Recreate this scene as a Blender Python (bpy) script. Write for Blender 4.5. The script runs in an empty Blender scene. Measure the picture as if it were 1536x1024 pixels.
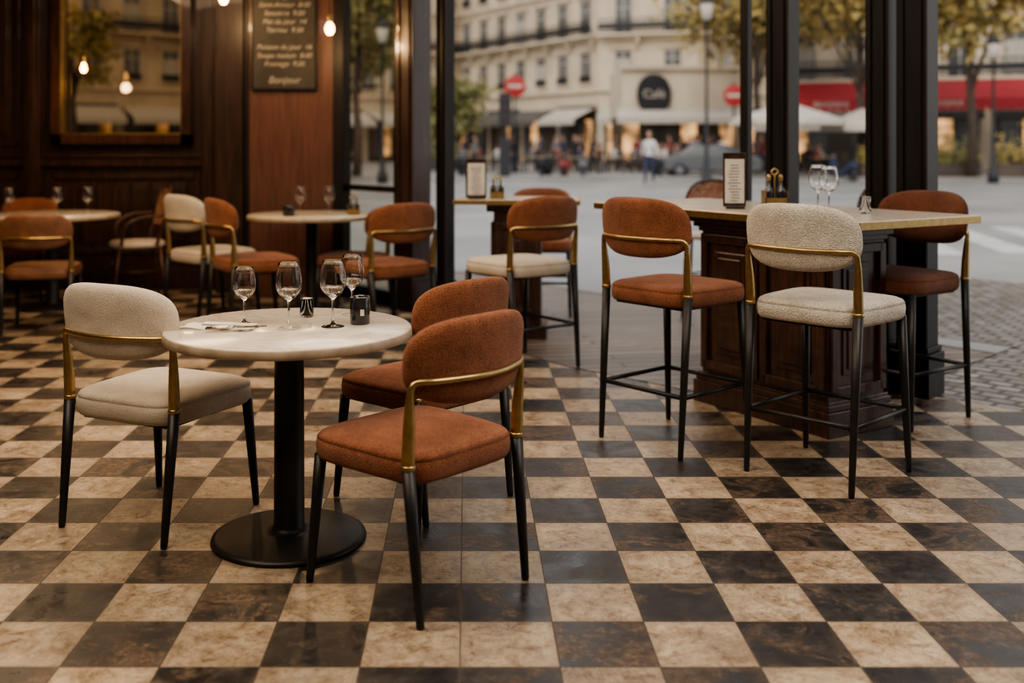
import bpy, math, random
from mathutils import Vector, Matrix
random.seed(7)
R=math.radians
scene=bpy.context.scene
COL=scene.collection
# ------------------------------------------------------------------ materials
def nmat(name):
    m=bpy.data.materials.new(name); m.use_nodes=True
    nt=m.node_tree; b=nt.nodes['Principled BSDF']
    return m,nt,b
def setp(b,**k):
    for n,v in k.items():
        n=n.replace('_',' ')
        if n in b.inputs: b.inputs[n].default_value=v
def rgba(c): return (c[0],c[1],c[2],1)
def basic(name,c1,c2=None,rough=.5,metal=0,scale=8,bump=0,bscale=None,stretch=None,spec=.5,det=6,coat=0,rrange=0):
    m,nt,b=nmat(name)
    setp(b,Roughness=rough,Metallic=metal,Coat_Weight=coat); b.inputs['Specular IOR Level'].default_value=spec
    if c2 is None: c2=tuple(x*.8 for x in c1)
    tc=nt.nodes.new('ShaderNodeTexCoord'); mp=nt.nodes.new('ShaderNodeMapping')
    nt.links.new(tc.outputs['Object'],mp.inputs[0])
    if stretch: mp.inputs['Scale'].default_value=stretch
    nz=nt.nodes.new('ShaderNodeTexNoise'); nz.inputs['Scale'].default_value=scale; nz.inputs['Detail'].default_value=det
    nt.links.new(mp.outputs[0],nz.inputs['Vector'])
    cr=nt.nodes.new('ShaderNodeValToRGB'); cr.color_ramp.elements[0].position=.35; cr.color_ramp.elements[1].position=.65
    cr.color_ramp.elements[0].color=rgba(c2); cr.color_ramp.elements[1].color=rgba(c1)
    nt.links.new(nz.outputs['Fac'],cr.inputs[0]); nt.links.new(cr.outputs[0],b.inputs['Base Color'])
    if rrange:
        mr=nt.nodes.new('ShaderNodeMapRange'); mr.inputs[3].default_value=rough-rrange; mr.inputs[4].default_value=rough+rrange
        nt.links.new(nz.outputs['Fac'],mr.inputs[0]); nt.links.new(mr.outputs[0],b.inputs['Roughness'])
    if bump:
        n2=nt.nodes.new('ShaderNodeTexNoise'); n2.inputs['Scale'].default_value=bscale or scale*3; n2.inputs['Detail'].default_value=4
        nt.links.new(mp.outputs[0],n2.inputs['Vector'])
        bp=nt.nodes.new('ShaderNodeBump'); bp.inputs['Strength'].default_value=bump; bp.inputs['Distance'].default_value=.004
        nt.links.new(n2.outputs['Fac'],bp.inputs['Height']); nt.links.new(bp.outputs[0],b.inputs['Normal'])
    return m
def fabric(name,c1,c2,fleck=220,bstr=.5):
    m,nt,b=nmat(name); setp(b,Roughness=.95,Sheen_Weight=.12,Sheen_Roughness=.6); b.inputs['Specular IOR Level'].default_value=.1
    tc=nt.nodes.new('ShaderNodeTexCoord')
    vo=nt.nodes.new('ShaderNodeTexVoronoi'); vo.inputs['Scale'].default_value=fleck
    n1=nt.nodes.new('ShaderNodeTexNoise'); n1.inputs['Scale'].default_value=9; n1.inputs['Detail'].default_value=8; n1.inputs['Roughness'].default_value=.75
    n2=nt.nodes.new('ShaderNodeTexNoise'); n2.inputs['Scale'].default_value=fleck*.7; n2.inputs['Detail'].default_value=4; n2.inputs['Roughness'].default_value=.7
    for n in (vo,n1,n2): nt.links.new(tc.outputs['Object'],n.inputs['Vector'])
    ad=nt.nodes.new('ShaderNodeMath'); ad.operation='MULTIPLY_ADD'; ad.inputs[1].default_value=1.6
    nt.links.new(n2.outputs['Fac'],ad.inputs[0]); nt.links.new(n1.outputs['Fac'],ad.inputs[2])
    cr=nt.nodes.new('ShaderNodeValToRGB'); cr.color_ramp.elements[0].position=.40; cr.color_ramp.elements[1].position=.60
    hf=nt.nodes.new('ShaderNodeMath'); hf.operation='MULTIPLY'; hf.inputs[1].default_value=1/2.6
    nt.links.new(ad.outputs[0],hf.inputs[0]); nt.links.new(hf.outputs[0],cr.inputs[0])
    cr.color_ramp.elements[0].color=rgba(c2); cr.color_ramp.elements[1].color=rgba(c1)
    nt.links.new(cr.outputs[0],b.inputs['Base Color'])
    hh=nt.nodes.new('ShaderNodeMath'); hh.operation='SUBTRACT'; nt.links.new(n2.outputs['Fac'],hh.inputs[0]); nt.links.new(vo.outputs['Distance'],hh.inputs[1])
    bp=nt.nodes.new('ShaderNodeBump'); bp.inputs['Strength'].default_value=bstr; bp.inputs['Distance'].default_value=.004
    nt.links.new(hh.outputs[0],bp.inputs['Height']); nt.links.new(bp.outputs[0],b.inputs['Normal'])
    return m
def emit(name,c,s,sc=1.2,lo=.6,hi=1.4):
    m,nt,b=nmat(name); setp(b,Base_Color=rgba(tuple(x*.4 for x in c)),Roughness=.5); b.inputs['Emission Color'].default_value=rgba(c); b.inputs['Emission Strength'].default_value=s
    nz=nt.nodes.new('ShaderNodeTexNoise'); nz.inputs['Scale'].default_value=sc
    tc=nt.nodes.new('ShaderNodeTexCoord'); nt.links.new(tc.outputs['Object'],nz.inputs['Vector'])
    mr=nt.nodes.new('ShaderNodeMapRange'); mr.inputs[1].default_value=.35; mr.inputs[2].default_value=.65; mr.inputs[3].default_value=s*lo; mr.inputs[4].default_value=s*hi
    nt.links.new(nz.outputs['Fac'],mr.inputs[0]); nt.links.new(mr.outputs[0],b.inputs['Emission Strength'])
    return m
def glassm(name,c=(1,1,1),ior=1.45,rough=0.0):
    m,nt,b=nmat(name); setp(b,Base_Color=rgba(c),Roughness=rough,IOR=ior,Transmission_Weight=1.0); return m
def panem(name,c,refl=.12):
    m=bpy.data.materials.new(name); m.use_nodes=True; nt=m.node_tree; nt.nodes.clear()
    o=nt.nodes.new('ShaderNodeOutputMaterial'); mx=nt.nodes.new('ShaderNodeMixShader')
    t=nt.nodes.new('ShaderNodeBsdfTransparent'); g=nt.nodes.new('ShaderNodeBsdfGlossy'); g.inputs['Roughness'].default_value=.03
    t.inputs[0].default_value=rgba(c); mx.inputs[0].default_value=refl
    nt.links.new(t.outputs[0],mx.inputs[1]); nt.links.new(g.outputs[0],mx.inputs[2]); nt.links.new(mx.outputs[0],o.inputs[0])
    return m

M={}
M['rust']=fabric('rust_boucle',(.345,.135,.066),(.155,.055,.027),270,.6)
M['rust2']=fabric('rust_boucle_dark',(.23,.088,.047),(.10,.038,.021),270,.6)
M['cream']=fabric('cream_linen',(.68,.60,.49),(.50,.43,.34),300,.35)
M['pat']=fabric('oatmeal_boucle',(.70,.65,.57),(.42,.37,.30),180,.7)
M['leather']=basic('tan_leather',(.24,.11,.06),(.15,.065,.034),.5,scale=10)
M['black']=basic('black_steel',(.014,.013,.012),(.022,.019,.017),.42,metal=.2,scale=20)
M['iron']=basic('cast_iron',(.02,.019,.018),(.035,.03,.027),.42,metal=.5,scale=6,bump=.15)
M['brass']=basic('brushed_brass',(.50,.365,.175),(.40,.285,.13),.36,metal=1,scale=30)
M['edge']=basic('stone_edge',(.42,.34,.245),(.31,.24,.165),.4,scale=12)
M['mahog']=basic('mahogany',(.070,.030,.021),(.028,.013,.010),.3,scale=6,stretch=(6,6,.7),bump=.1,coat=.3)
M['mahogred']=basic('mahogany_red',(.145,.062,.044),(.085,.036,.026),.4,scale=5,stretch=(8,8,.5),bump=.1,coat=.2)
M['darkwood']=basic('dark_wood',(.055,.026,.018),(.023,.012,.009),.34,scale=5,stretch=(7,7,.6),bump=.08,coat=.25)
M['frame']=basic('black_frame',(.014,.011,.010),(.008,.006,.005),.45,scale=5,stretch=(7,7,.6),spec=.3)
M['ceil']=basic('ceiling_plaster',(.44,.37,.30),(.38,.32,.26),.9,scale=3)
M['plaster']=basic('wall_plaster',(.30,.24,.19),(.24,.19,.15),.9,scale=3)
def marble(name,c1,c2,v):
    m,nt,b=nmat(name); setp(b,Roughness=.2)
    tc=nt.nodes.new('ShaderNodeTexCoord'); nz=nt.nodes.new('ShaderNodeTexNoise'); nz.inputs['Scale'].default_value=3.5; nz.inputs['Detail'].default_value=9; nz.inputs['Distortion'].default_value=1.2
    nt.links.new(tc.outputs['Object'],nz.inputs['Vector'])
    cr=nt.nodes.new('ShaderNodeValToRGB'); e=cr.color_ramp.elements; e[0].position=.3; e[0].color=rgba(c2); e[1].position=.62; e[1].color=rgba(c1)
    x=e.new(.49); x.color=rgba(v); y=e.new(.46); y.color=rgba(c1); z=e.new(.52); z.color=rgba(c1)
    nt.links.new(nz.outputs['Fac'],cr.inputs[0]); nt.links.new(cr.outputs[0],b.inputs['Base Color']); return m
M['marble']=marble('cream_marble',(.68,.61,.51),(.56,.49,.40),(.55,.48,.39))
M['glass']=glassm('clear_glass'); M['wine']=glassm('white_wine',(.99,.97,.90),1.33)
M['smoke']=basic('smoked_black_glass',(.02,.02,.022),(.03,.03,.03),.12,scale=9,coat=.5)
M['paper']=basic('paper',(.72,.68,.60),(.64,.60,.52),.8,scale=20)
M['chalk']=basic('chalk',(.5,.48,.44),(.3,.29,.27),.9,scale=60)
M['slate']=basic('slate_board',(.03,.03,.03),(.05,.048,.045),.7,scale=4)
M['bulb']=emit('warm_bulb',(1,.5,.15),18)
M['pane']=panem('window_pane',(.92,.9,.84))
M['amber']=panem('amber_pane',(.60,.52,.42),.03)
M['weave']=basic('red_weave',(.26,.06,.04),(.42,.30,.20),.7,scale=70,det=1)
M['bent']=basic('bentwood',(.10,.04,.02),(.05,.02,.012),.35,scale=8)

# ---- floor tiles
def tile_mat():
    m,nt,b=nmat('checker_stone_tiles'); N=nt.nodes; L=nt.links
    def math_(op,a,bb=None,c=None):
        n=N.new('ShaderNodeMath'); n.operation=op
        for i,v in enumerate((a,bb,c)):
            if v is None: continue
            if isinstance(v,(int,float)): n.inputs[i].default_value=v
            else: L.new(v,n.inputs[i])
        return n.outputs[0]
    T=.268
    tc=N.new('ShaderNodeTexCoord'); sp=N.new('ShaderNodeSeparateXYZ'); L.new(tc.outputs['Object'],sp.inputs[0])
    u=math_('DIVIDE',math_('ADD',sp.outputs[0],.018),T); v=math_('DIVIDE',math_('SUBTRACT',sp.outputs[1],3.085),T)
    fu=math_('FLOOR',u); fv=math_('FLOOR',v)
    flip=math_('GREATER_THAN',u,0.0)
    par=math_('FLOORED_MODULO',math_('ADD',math_('ADD',fu,fv),flip),2.0)
    par=math_('GREATER_THAN',par,.5)
    cu=math_('ABSOLUTE',math_('SUBTRACT',math_('FRACT',u),.5)); cv=math_('ABSOLUTE',math_('SUBTRACT',math_('FRACT',v),.5))
    mc=math_('MAXIMUM',cu,cv)
    edge=math_('GREATER_THAN',mc,.4925)
    cb=N.new('ShaderNodeCombineXYZ'); L.new(fu,cb.inputs[0]); L.new(fv,cb.inputs[1])
    wn=N.new('ShaderNodeTexWhiteNoise'); wn.noise_dimensions='2D'; L.new(cb.outputs[0],wn.inputs['Vector'])
    wsp=N.new('ShaderNodeSeparateXYZ'); L.new(wn.outputs['Color'],wsp.inputs[0])
    vm=N.new('ShaderNodeVectorMath'); vm.operation='MULTIPLY_ADD'; L.new(wn.outputs['Color'],vm.inputs[0]); vm.inputs[1].default_value=(9,9,9); L.new(tc.outputs['Object'],vm.inputs[2])
    def noise(sc,det,dist=0,rg=.55,src=None):
        n=N.new('ShaderNodeTexNoise'); n.inputs['Scale'].default_value=sc; n.inputs['Detail'].default_value=det; n.inputs['Distortion'].default_value=dist; n.inputs['Roughness'].default_value=rg
        L.new(src or vm.outputs[0],n.inputs['Vector']); return n.outputs['Fac']
    def ramp(f,els):
        r=N.new('ShaderNodeValToRGB'); e=r.color_ramp.elements
        while len(e)<len(els): e.new(.5)
        for i,(p,c) in enumerate(els): e[i].position=p; e[i].color=rgba(c)
        L.new(f,r.inputs[0]); return r.outputs[0]
    def mix(f,a,c,mode='MIX'):
        n=N.new('ShaderNodeMix'); n.data_type='RGBA'; n.blend_type=mode
        if isinstance(f,(int,float)): n.inputs[0].default_value=f
        else: L.new(f,n.inputs[0])
        for i,x in ((6,a),(7,c)):
            if isinstance(x,tuple): n.inputs[i].default_value=rgba(x)
            else: L.new(x,n.inputs[i])
        return n.outputs[2]
    def sstep(x,lo,hi,a=0.,b_=1.):
        mr=N.new('ShaderNodeMapRange'); L.new(x,mr.inputs[0]); mr.inputs[1].default_value=lo; mr.inputs[2].default_value=hi; mr.inputs[3].default_value=a; mr.inputs[4].default_value=b_; return mr.outputs[0]
    n1=noise(11,14,.6,.78); n2=noise(4.5,12,.9,.7); n3=noise(38,10,.3,.8); nb=noise(1.3,10,.5,.7,tc.outputs['Object'])
    cream=ramp(n1,[(.36,(.20,.145,.10)),(.44,(.345,.27,.195)),(.52,(.46,.385,.29)),(.62,(.53,.455,.355)),(.72,(.40,.325,.235))])
    stain=ramp(n2,[(.34,(.66,.56,.47)),(.46,(.95,.91,.86)),(.60,(1.05,1.03,1.0)),(.72,(.86,.78,.68))]); cream=mix(.85,cream,stain,'MULTIPLY')
    vein=ramp(n2,[(.484,(1,1,1)),(.497,(.75,.66,.57)),(.5,(.44,.35,.27)),(.503,(.77,.68,.59)),(.516,(1,1,1))])
    cream=mix(.6,cream,vein,'MULTIPLY')
    pit=ramp(n3,[(.40,(.45,.37,.30)),(.46,(.9,.88,.86)),(.6,(1.1,1.08,1.06))]); cream=mix(.65,cream,pit,'MULTIPLY')
    vo=N.new('ShaderNodeTexVoronoi'); vo.feature='DISTANCE_TO_EDGE'; vo.inputs['Scale'].default_value=6
    vd=N.new('ShaderNodeVectorMath'); vd.operation='MULTIPLY_ADD'; 
    cn=N.new('ShaderNodeTexNoise'); cn.inputs['Scale'].default_value=8; cn.inputs['Detail'].default_value=8; cn.inputs['Roughness'].default_value=.7; L.new(vm.outputs[0],cn.inputs['Vector'])
    L.new(cn.outputs['Color'],vd.inputs[0]); vd.inputs[1].default_value=(.26,.26,.26); L.new(vm.outputs[0],vd.inputs[2]); L.new(vd.outputs[0],vo.inputs['Vector'])
    crack=math_('MULTIPLY',math_('LESS_THAN',vo.outputs['Distance'],.009),math_('GREATER_THAN',n2,.49))
    cream=mix(math_('MULTIPLY',crack,.7),cream,(.15,.10,.07))
    dark=ramp(n1,[(.38,(.016,.0145,.0135)),(.52,(.033,.029,.027)),(.64,(.060,.052,.046)),(.74,(.11,.09,.072))])
    brown=ramp(n3,[(.40,(.038,.026,.019)),(.52,(.10,.067,.045)),(.62,(.18,.128,.088))])
    mask=sstep(math_('ADD',n2,math_('MULTIPLY',wsp.outputs[1],.18)),.60,.66)
    dark=mix(mask,dark,brown)
    dark=mix(math_('MULTIPLY',crack,.6),dark,(.16,.12,.09))
    base=mix(par,cream,dark)
    tv=sstep(wn.outputs['Value'],0,1,.76,1.12)
    tcn=N.new('ShaderNodeCombineXYZ'); 
    for i in range(3): L.new(tv,tcn.inputs[i])
    base=mix(1.0,base,tcn.outputs[0],'MULTIPLY')
    wear=ramp(nb,[(.36,(.60,.57,.54)),(.5,(.97,.96,.95)),(.66,(1.12,1.10,1.07))]); base=mix(.9,base,wear,'MULTIPLY')
    gr=math_('MULTIPLY',sstep(mc,.40,.497),sstep(n1,.45,.62)); base=mix(math_('MULTIPLY',gr,.5),base,(.11,.08,.057))
    base=mix(math_('MULTIPLY',edge,.85),base,(.07,.052,.04))
    L.new(base,b.inputs['Base Color'])
    rr=math_('ADD',sstep(n2,.35,.65,.22,.48),sstep(n1,.4,.65,0,.12))
    L.new(math_('ADD',rr,math_('MULTIPLY',edge,.3)),b.inputs['Roughness'])
    h=math_('SUBTRACT',math_('ADD',math_('MULTIPLY',n1,.3),math_('MULTIPLY',nb,.5)),math_('ADD',edge,math_('MULTIPLY',crack,.4)))
    bp=N.new('ShaderNodeBump'); bp.inputs['Strength'].default_value=.3; bp.inputs['Distance'].default_value=.003; L.new(h,bp.inputs['Height']); L.new(bp.outputs[0],b.inputs['Normal'])
    return m
M['tiles']=tile_mat()
def plank_mat(name,c1,c2,ang,w=.14,rough=.35,gap=.03):
    m,nt,b=nmat(name); N=nt.nodes; L=nt.links
    tc=N.new('ShaderNodeTexCoord'); mp=N.new('ShaderNodeMapping'); mp.inputs['Rotation'].default_value=(0,0,ang); L.new(tc.outputs['Object'],mp.inputs[0])
    br=N.new('ShaderNodeTexBrick'); br.inputs['Scale'].default_value=1; br.inputs['Brick Width'].default_value=1.9 if w>.11 else w*1.4; br.inputs['Row Height'].default_value=w; br.inputs['Mortar Size'].default_value=gap*w
    br.inputs['Color1'].default_value=rgba(c1); br.inputs['Color2'].default_value=rgba(c2); br.inputs['Mortar'].default_value=(.02,.016,.013,1)
    L.new(mp.outputs[0],br.inputs['Vector'])
    nz=N.new('ShaderNodeTexNoise'); nz.inputs['Scale'].default_value=4; nz.inputs['Detail'].default_value=8
    mp2=N.new('ShaderNodeMapping'); mp2.inputs['Scale'].default_value=(1,9,1) if w>.11 else (2,2,2); L.new(mp.outputs[0],mp2.inputs[0]); L.new(mp2.outputs[0],nz.inputs['Vector'])
    cr=N.new('ShaderNodeValToRGB'); cr.color_ramp.elements[0].position=.3; cr.color_ramp.elements[1].position=.7; cr.color_ramp.elements[0].color=(.4,.38,.36,1); cr.color_ramp.elements[1].color=(1.3,1.25,1.2,1); L.new(nz.outputs['Fac'],cr.inputs[0])
    mx=N.new('ShaderNodeMix'); mx.data_type='RGBA'; mx.blend_type='MULTIPLY'; mx.inputs[0].default_value=.9; L.new(br.outputs['Color'],mx.inputs[6]); L.new(cr.outputs[0],mx.inputs[7])
    L.new(mx.outputs[2],b.inputs['Base Color'])
    mr=N.new('ShaderNodeMapRange'); mr.inputs[3].default_value=rough-.12; mr.inputs[4].default_value=rough+.2; L.new(nz.outputs['Fac'],mr.inputs[0]); L.new(mr.outputs[0],b.inputs['Roughness'])
    bp=N.new('ShaderNodeBump'); bp.invert=True; bp.inputs['Strength'].default_value=.6; bp.inputs['Distance'].default_value=.008; L.new(br.outputs['Fac'],bp.inputs['Height']); L.new(bp.outputs[0],b.inputs['Normal'])
    return m
FANG=math.atan2(-1.026,1)
M['planks']=plank_mat('weathered_planks',(.23,.18,.145),(.125,.096,.077),-R(8),rough=.34,gap=.09,w=.125)
M['setts']=plank_mat('stone_setts',(.16,.15,.14),(.29,.27,.25),-FANG,w=.11,rough=.30,gap=.14)
M['asphalt']=basic('asphalt',(.31,.30,.29),(.20,.195,.19),.42,scale=.35,bump=.3,bscale=40,det=12)
M['pave']=basic('pavement',(.29,.27,.25),(.21,.20,.185),.7,scale=.5)
M['stone']=basic('haussmann_stone',(.64,.53,.40),(.51,.41,.30),.85,scale=.6)
M['stone2']=basic('pale_stone',(.68,.585,.46),(.56,.475,.37),.85,scale=.6)
M['wglass']=basic('dark_window_glass',(.07,.075,.08),(.15,.15,.15),.2,scale=.4)
M['wframe']=basic('white_window_frame',(.5,.46,.40),None,.6)
M['rail']=basic('iron_railing',(.025,.025,.03),None,.5)
M['zinc']=basic('zinc_roof',(.18,.19,.21),None,.5)
M['shop']=basic('shopfront_dark',(.045,.036,.03),(.10,.075,.055),.4,scale=.7)
M['shoplit']=emit('shop_lights',(1,.55,.24),.8,.9,.02,1.6)
M['awnw']=basic('awning_cream',(.56,.51,.44),None,.8)
M['mark']=basic('road_paint',(.50,.485,.46),(.38,.37,.35),.7,scale=3)
M['awnr']=basic('awning_red',(.38,.03,.035),(.27,.02,.024),.7)
M['awnd']=basic('awning_grey',(.13,.12,.11),None,.8)
M['yleaf']=basic('autumn_leaves',(.48,.34,.12),(.26,.23,.09),.7,scale=.8)
M['gleaf']=basic('olive_leaves',(.16,.17,.07),(.27,.23,.09),.7,scale=.8)
M['bark']=basic('bark',(.09,.065,.05),(.05,.035,.028),.9,scale=6,bump=.4)
M['skin']=basic('skin',(.52,.31,.22),None,.6)
M['hair']=basic('hair',(.05,.03,.02),None,.7)
M['white']=basic('white_cloth',(.62,.60,.58),None,.9)
M['navy']=basic('navy_cloth',(.04,.05,.10),None,.9)
M['dkcl']=basic('dark_cloth',(.03,.03,.035),None,.9)
M['redcl']=basic('red_cloth',(.30,.08,.065),None,.9)
M['greycl']=basic('grey_cloth',(.20,.19,.20),None,.9)
M['signr']=basic('sign_red',(.42,.03,.03),None,.4)
M['carg']=basic('car_paint',(.11,.115,.12),None,.25,coat=.6)

# ------------------------------------------------------------------ mesh builder
class MB:
    def __init__(s): s.v=[];s.f=[];s.m=[];s.s=[]
    def add(s,vs,fs,mi=0,sm=False):
        o=len(s.v); s.v+= [tuple(p) for p in vs]
        for f in fs: s.f.append([i+o for i in f]); s.m.append(mi); s.s.append(sm)
    def box(s,c,d,mi=0,rz=0,top=None):
        x,y,z=d[0]/2,d[1]/2,d[2]/2; ca,sa=math.cos(rz),math.sin(rz); vs=[]
        for dz in (-z,z):
            k=1 if (dz<0 or top is None) else top
            for dx,dy in ((-x,-y),(x,-y),(x,y),(-x,y)):
                dx*=k;dy*=k
                vs.append((c[0]+dx*ca-dy*sa,c[1]+dx*sa+dy*ca,c[2]+dz))
        s.add(vs,[(3,2,1,0),(4,5,6,7),(0,1,5,4),(1,2,6,5),(2,3,7,6),(3,0,4,7)],mi)
    def lathe(s,prof,c=(0,0,0),mi=0,seg=28,sm=True):
        vs=[];fs=[];n=len(prof)
        for r,z in prof:
            for i in range(seg):
                a=2*math.pi*i/seg; vs.append((c[0]+r*math.cos(a),c[1]+r*math.sin(a),c[2]+z))
        for j in range(n-1):
            for i in range(seg):
                k=(i+1)%seg; fs.append((j*seg+i,j*seg+k,(j+1)*seg+k,(j+1)*seg+i))
        if prof[0][0]>1e-5: fs.append(tuple(range(seg-1,-1,-1)))
        if prof[-1][0]>1e-5: fs.append(tuple((n-1)*seg+i for i in range(seg)))
        s.add(vs,fs,mi,sm)
    def tube(s,pts,rad,mi=0,seg=12,closed=False):
        pts=[Vector(p) for p in pts]; n=len(pts)
        if isinstance(rad,(int,float)): rad=[rad]*n
        vs=[];fs=[]; prev=None
        for i,p in enumerate(pts):
            if closed: t=pts[(i+1)%n]-pts[i-1]
            else: t=pts[min(i+1,n-1)]-pts[max(i-1,0)]
            t.normalize()
            if prev is None:
                a=Vector((0,0,1)) if abs(t.z)<.9 else Vector((1,0,0)); u=t.cross(a).normalized()
            else:
                u=(prev-t*prev.dot(t)).normalized()
            prev=u; w=t.cross(u)
            for k in range(seg):
                an=2*math.pi*k/seg; vs.append(p+(u*math.cos(an)+w*math.sin(an))*rad[i])
        for j in range(n if closed else n-1):
            j2=(j+1)%n
            for k in range(seg):
                k2=(k+1)%seg; fs.append((j*seg+k,j*seg+k2,j2*seg+k2,j2*seg+k))
        if not closed:
            fs.append(tuple(range(seg-1,-1,-1))); fs.append(tuple((n-1)*seg+k for k in range(seg)))
        s.add(vs,fs,mi,True)
    def mesh(s,name,mats):
        me=bpy.data.meshes.new(name); me.from_pydata(s.v,[],s.f)
        for m in mats: me.materials.append(M[m] if isinstance(m,str) else m)
        me.polygons.foreach_set('material_index',s.m); me.polygons.foreach_set('use_smooth',s.s); me.update()
        return me
    def obj(s,name,mats,parent=None,loc=(0,0,0),rz=0,bevel=0):
        return place(name,s.mesh(name,mats),parent,loc,rz,bevel)
def place(name,me,parent=None,loc=(0,0,0),rz=0,bevel=0):
    o=bpy.data.objects.new(name,me); COL.objects.link(o); o.location=loc; o.rotation_euler=(0,0,rz)
    if parent: o.parent=parent
    if bevel and me:
        b=o.modifiers.new('bevel','BEVEL'); b.width=bevel; b.segments=2; b.limit_method='ANGLE'; b.angle_limit=R(50)
    return o
def empty(name,loc=(0,0,0),rz=0):
    o=place(name,None,None,loc,rz); o.empty_display_size=.1; return o
def spline(pts,n=8):
    out=[]; P=[Vector(p) for p in pts]; P=[P[0]*2-P[1]]+P+[P[-1]*2-P[-2]]
    for i in range(1,len(P)-2):
        for k in range(n):
            t=k/n; a,b,c,d=P[i-1],P[i],P[i+1],P[i+2]
            out.append(.5*((2*b)+(c-a)*t+(2*a-5*b+4*c-d)*t*t+(3*b-a-3*c+d)*t**3))
    out.append(P[-2]); return out
def superell(hw,hh,n,N=72):
    r=[]
    for i in range(N):
        a=2*math.pi*(i+.5)/N; c,s_=math.cos(a),math.sin(a)
        r.append((math.copysign(abs(c)**(2/n),c)*hw,math.copysign(abs(s_)**(2/n),s_)*hh))
    return r
def rings(mb,hw,hh,n,prof,fn,mi=0,N=72):
    vs=[];fs=[]
    for ins,sc,t in prof:
        for a,b in superell((hw-ins),(hh-ins),n,N): vs.append(fn(a*sc,b*sc,t))
    k=len(prof)
    for j in range(k-1):
        for i in range(N):
            i2=(i+1)%N; fs.append((j*N+i,j*N+i2,(j+1)*N+i2,(j+1)*N+i))
    c0=len(vs); vs.append(fn(0,0,prof[0][2])); c1=len(vs); vs.append(fn(0,0,prof[-1][2]))
    for i in range(N):
        i2=(i+1)%N; fs.append((c0,i2,i)); fs.append((c1,(k-1)*N+i,(k-1)*N+i2))
    mb.add(vs,fs,mi,True)

# ------------------------------------------------------------------ chairs
cache={}
def chair_meshes(st,fab,bfab,stool):
    key=(round(st,3),fab,bfab,stool)
    if key in cache: return cache[key]
    TH=.098; sb=st-TH; out=[]
    mb=MB(); prof=[(.05,.5,0),(.035,1,0),(.008,1,.004),(0,1,.018),(-.002,1,.045),(0,1,.064),(.0035,1,.0675),(.0005,1,.071),(.008,1,.082),(.024,1,.090),(.05,1,.094),(.05,.8,.0975),(.05,.55,.100),(.05,.25,.102)]
    def sf(a,b,t):
        w=1+.05*(b/.24); return (a*w,b+.012,sb+t)
    rings(mb,.252,.250,5.0,prof,sf); out.append(('seat',mb.mesh('seat',[fab])))
    mb=MB(); RR=.39; y0=-.283; zc=st+.262; th=.030
    prof=[(.05,.35,-th),(.05,.75,-th),(.05,1,-th+.0005),(.025,1,-th+.003),(.010,1,-th+.009),(.002,1,-th+.018),(.0,1,-.006),(.004,1,-.003),(.0,1,.0),(.0,1,.010),(.006,1,.022),(.018,1,.032),(.04,1,.039),(.05,.75,.043),(.05,.35,.045)]
    def pf(a,b,t):
        an=a/RR; bow=.12*b
        return ((RR-t)*math.sin(an),y0+RR-(RR-t)*math.cos(an)-bow,zc+b)
    hh=.138 if stool else .132
    rings(mb,.274,hh,2.8,prof,pf,0,96); out.append(('backrest',mb.mesh('backrest',[bfab])))
    mb=MB(); zt=st+.210
    def py(x):
        an=math.asin(min(.99,x/RR)); return y0+RR-RR*math.cos(an)-th-.006+.12*(zc-zt)
    half=[(.243,-.206,sb+.058),(.2445,-.210,st+.06),(.2475,-.216,st+.14),(.248,-.219,zt-.040),(.246,-.223,zt-.014),(.232,-.232,zt+.001)]
    rr=[.0205,.0185,.0140,.0112,.0102,.0095]
    mid=[(.20,py(.20)-.006,zt+.004),(.14,py(.14),zt+.004),(.07,py(.07),zt+.004),(0,py(0),zt+.004)]
    right=half+mid; rr=rr+[.0092]*4
    left=[(-x,y,z) for x,y,z in right[:-1]][::-1]
    P=right+left; RRr=rr+rr[:-1][::-1]
    sp=spline(P,5); rs=[]
    for i in range(len(P)-1):
        for k in range(5): rs.append(RRr[i]+(RRr[i+1]-RRr[i])*k/5)
    rs.append(RRr[-1]); mb.tube(sp,rs,0,16)
    for sx in (-1,1): mb.lathe([(.0215,0),(.0222,.004),(.0222,.010),(.0208,.014)],(sx*.243,-.206,sb+.054),0,18)
    out.append(('brass_frame',mb.mesh('brass_frame',['brass'])))
    tops=[(-.243,-.206,sb+.058),(.243,-.206,sb+.058),(.222,.218,sb+.012),(-.222,.218,sb+.012)]
    feet=[(-.236,-.250,0),(.236,-.250,0),(.240,.252,0),(-.240,.252,0)]
    for i,(a,b) in enumerate(zip(tops,feet)):
        mb=MB(); mb.tube([b,tuple(b[k]+(a[k]-b[k])*.02 for k in range(3)),tuple(b[k]+(a[k]-b[k])*.5 for k in range(3)),a],[.0105,.0125,.0170,.0205],0,16)
        out.append(('leg_%d'%(i+1),mb.mesh('leg',['black'])))
    mb=MB()
    mb.box((0,-.175,sb-.004),(.38,.03,.014)); mb.box((0,.19,sb-.004),(.40,.03,.014)); mb.box((-.19,.01,sb-.004),(.025,.38,.014)); mb.box((.19,.01,sb-.004),(.025,.38,.014))
    out.append(('under_frame',mb.mesh('under_frame',['black'])))
    if stool:
        mb=MB(); z=.27
        q=[tuple(b[k]+(a[k]-b[k])*(z/(a[2])) for k in range(3)) for a,b in zip(tops,feet)]
        for i in range(4):
            a,b=q[i],q[(i+1)%4]; mb.tube([a,b],.0105,0,10)
        out.append(('footrest',mb.mesh('footrest',['black'])))
    cache[key]=out; return out
def chair(name,x,y,ang,st=.495,fab='rust',bfab=None,stool=False,s=1.0):
    e=empty(name,(x,y,0.0),R(ang-90)); e.scale=(s,s,s if not stool else 1)
    for n,me in chair_meshes(st,fab,bfab or fab,stool): place(n,me,e)
    return e
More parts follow.
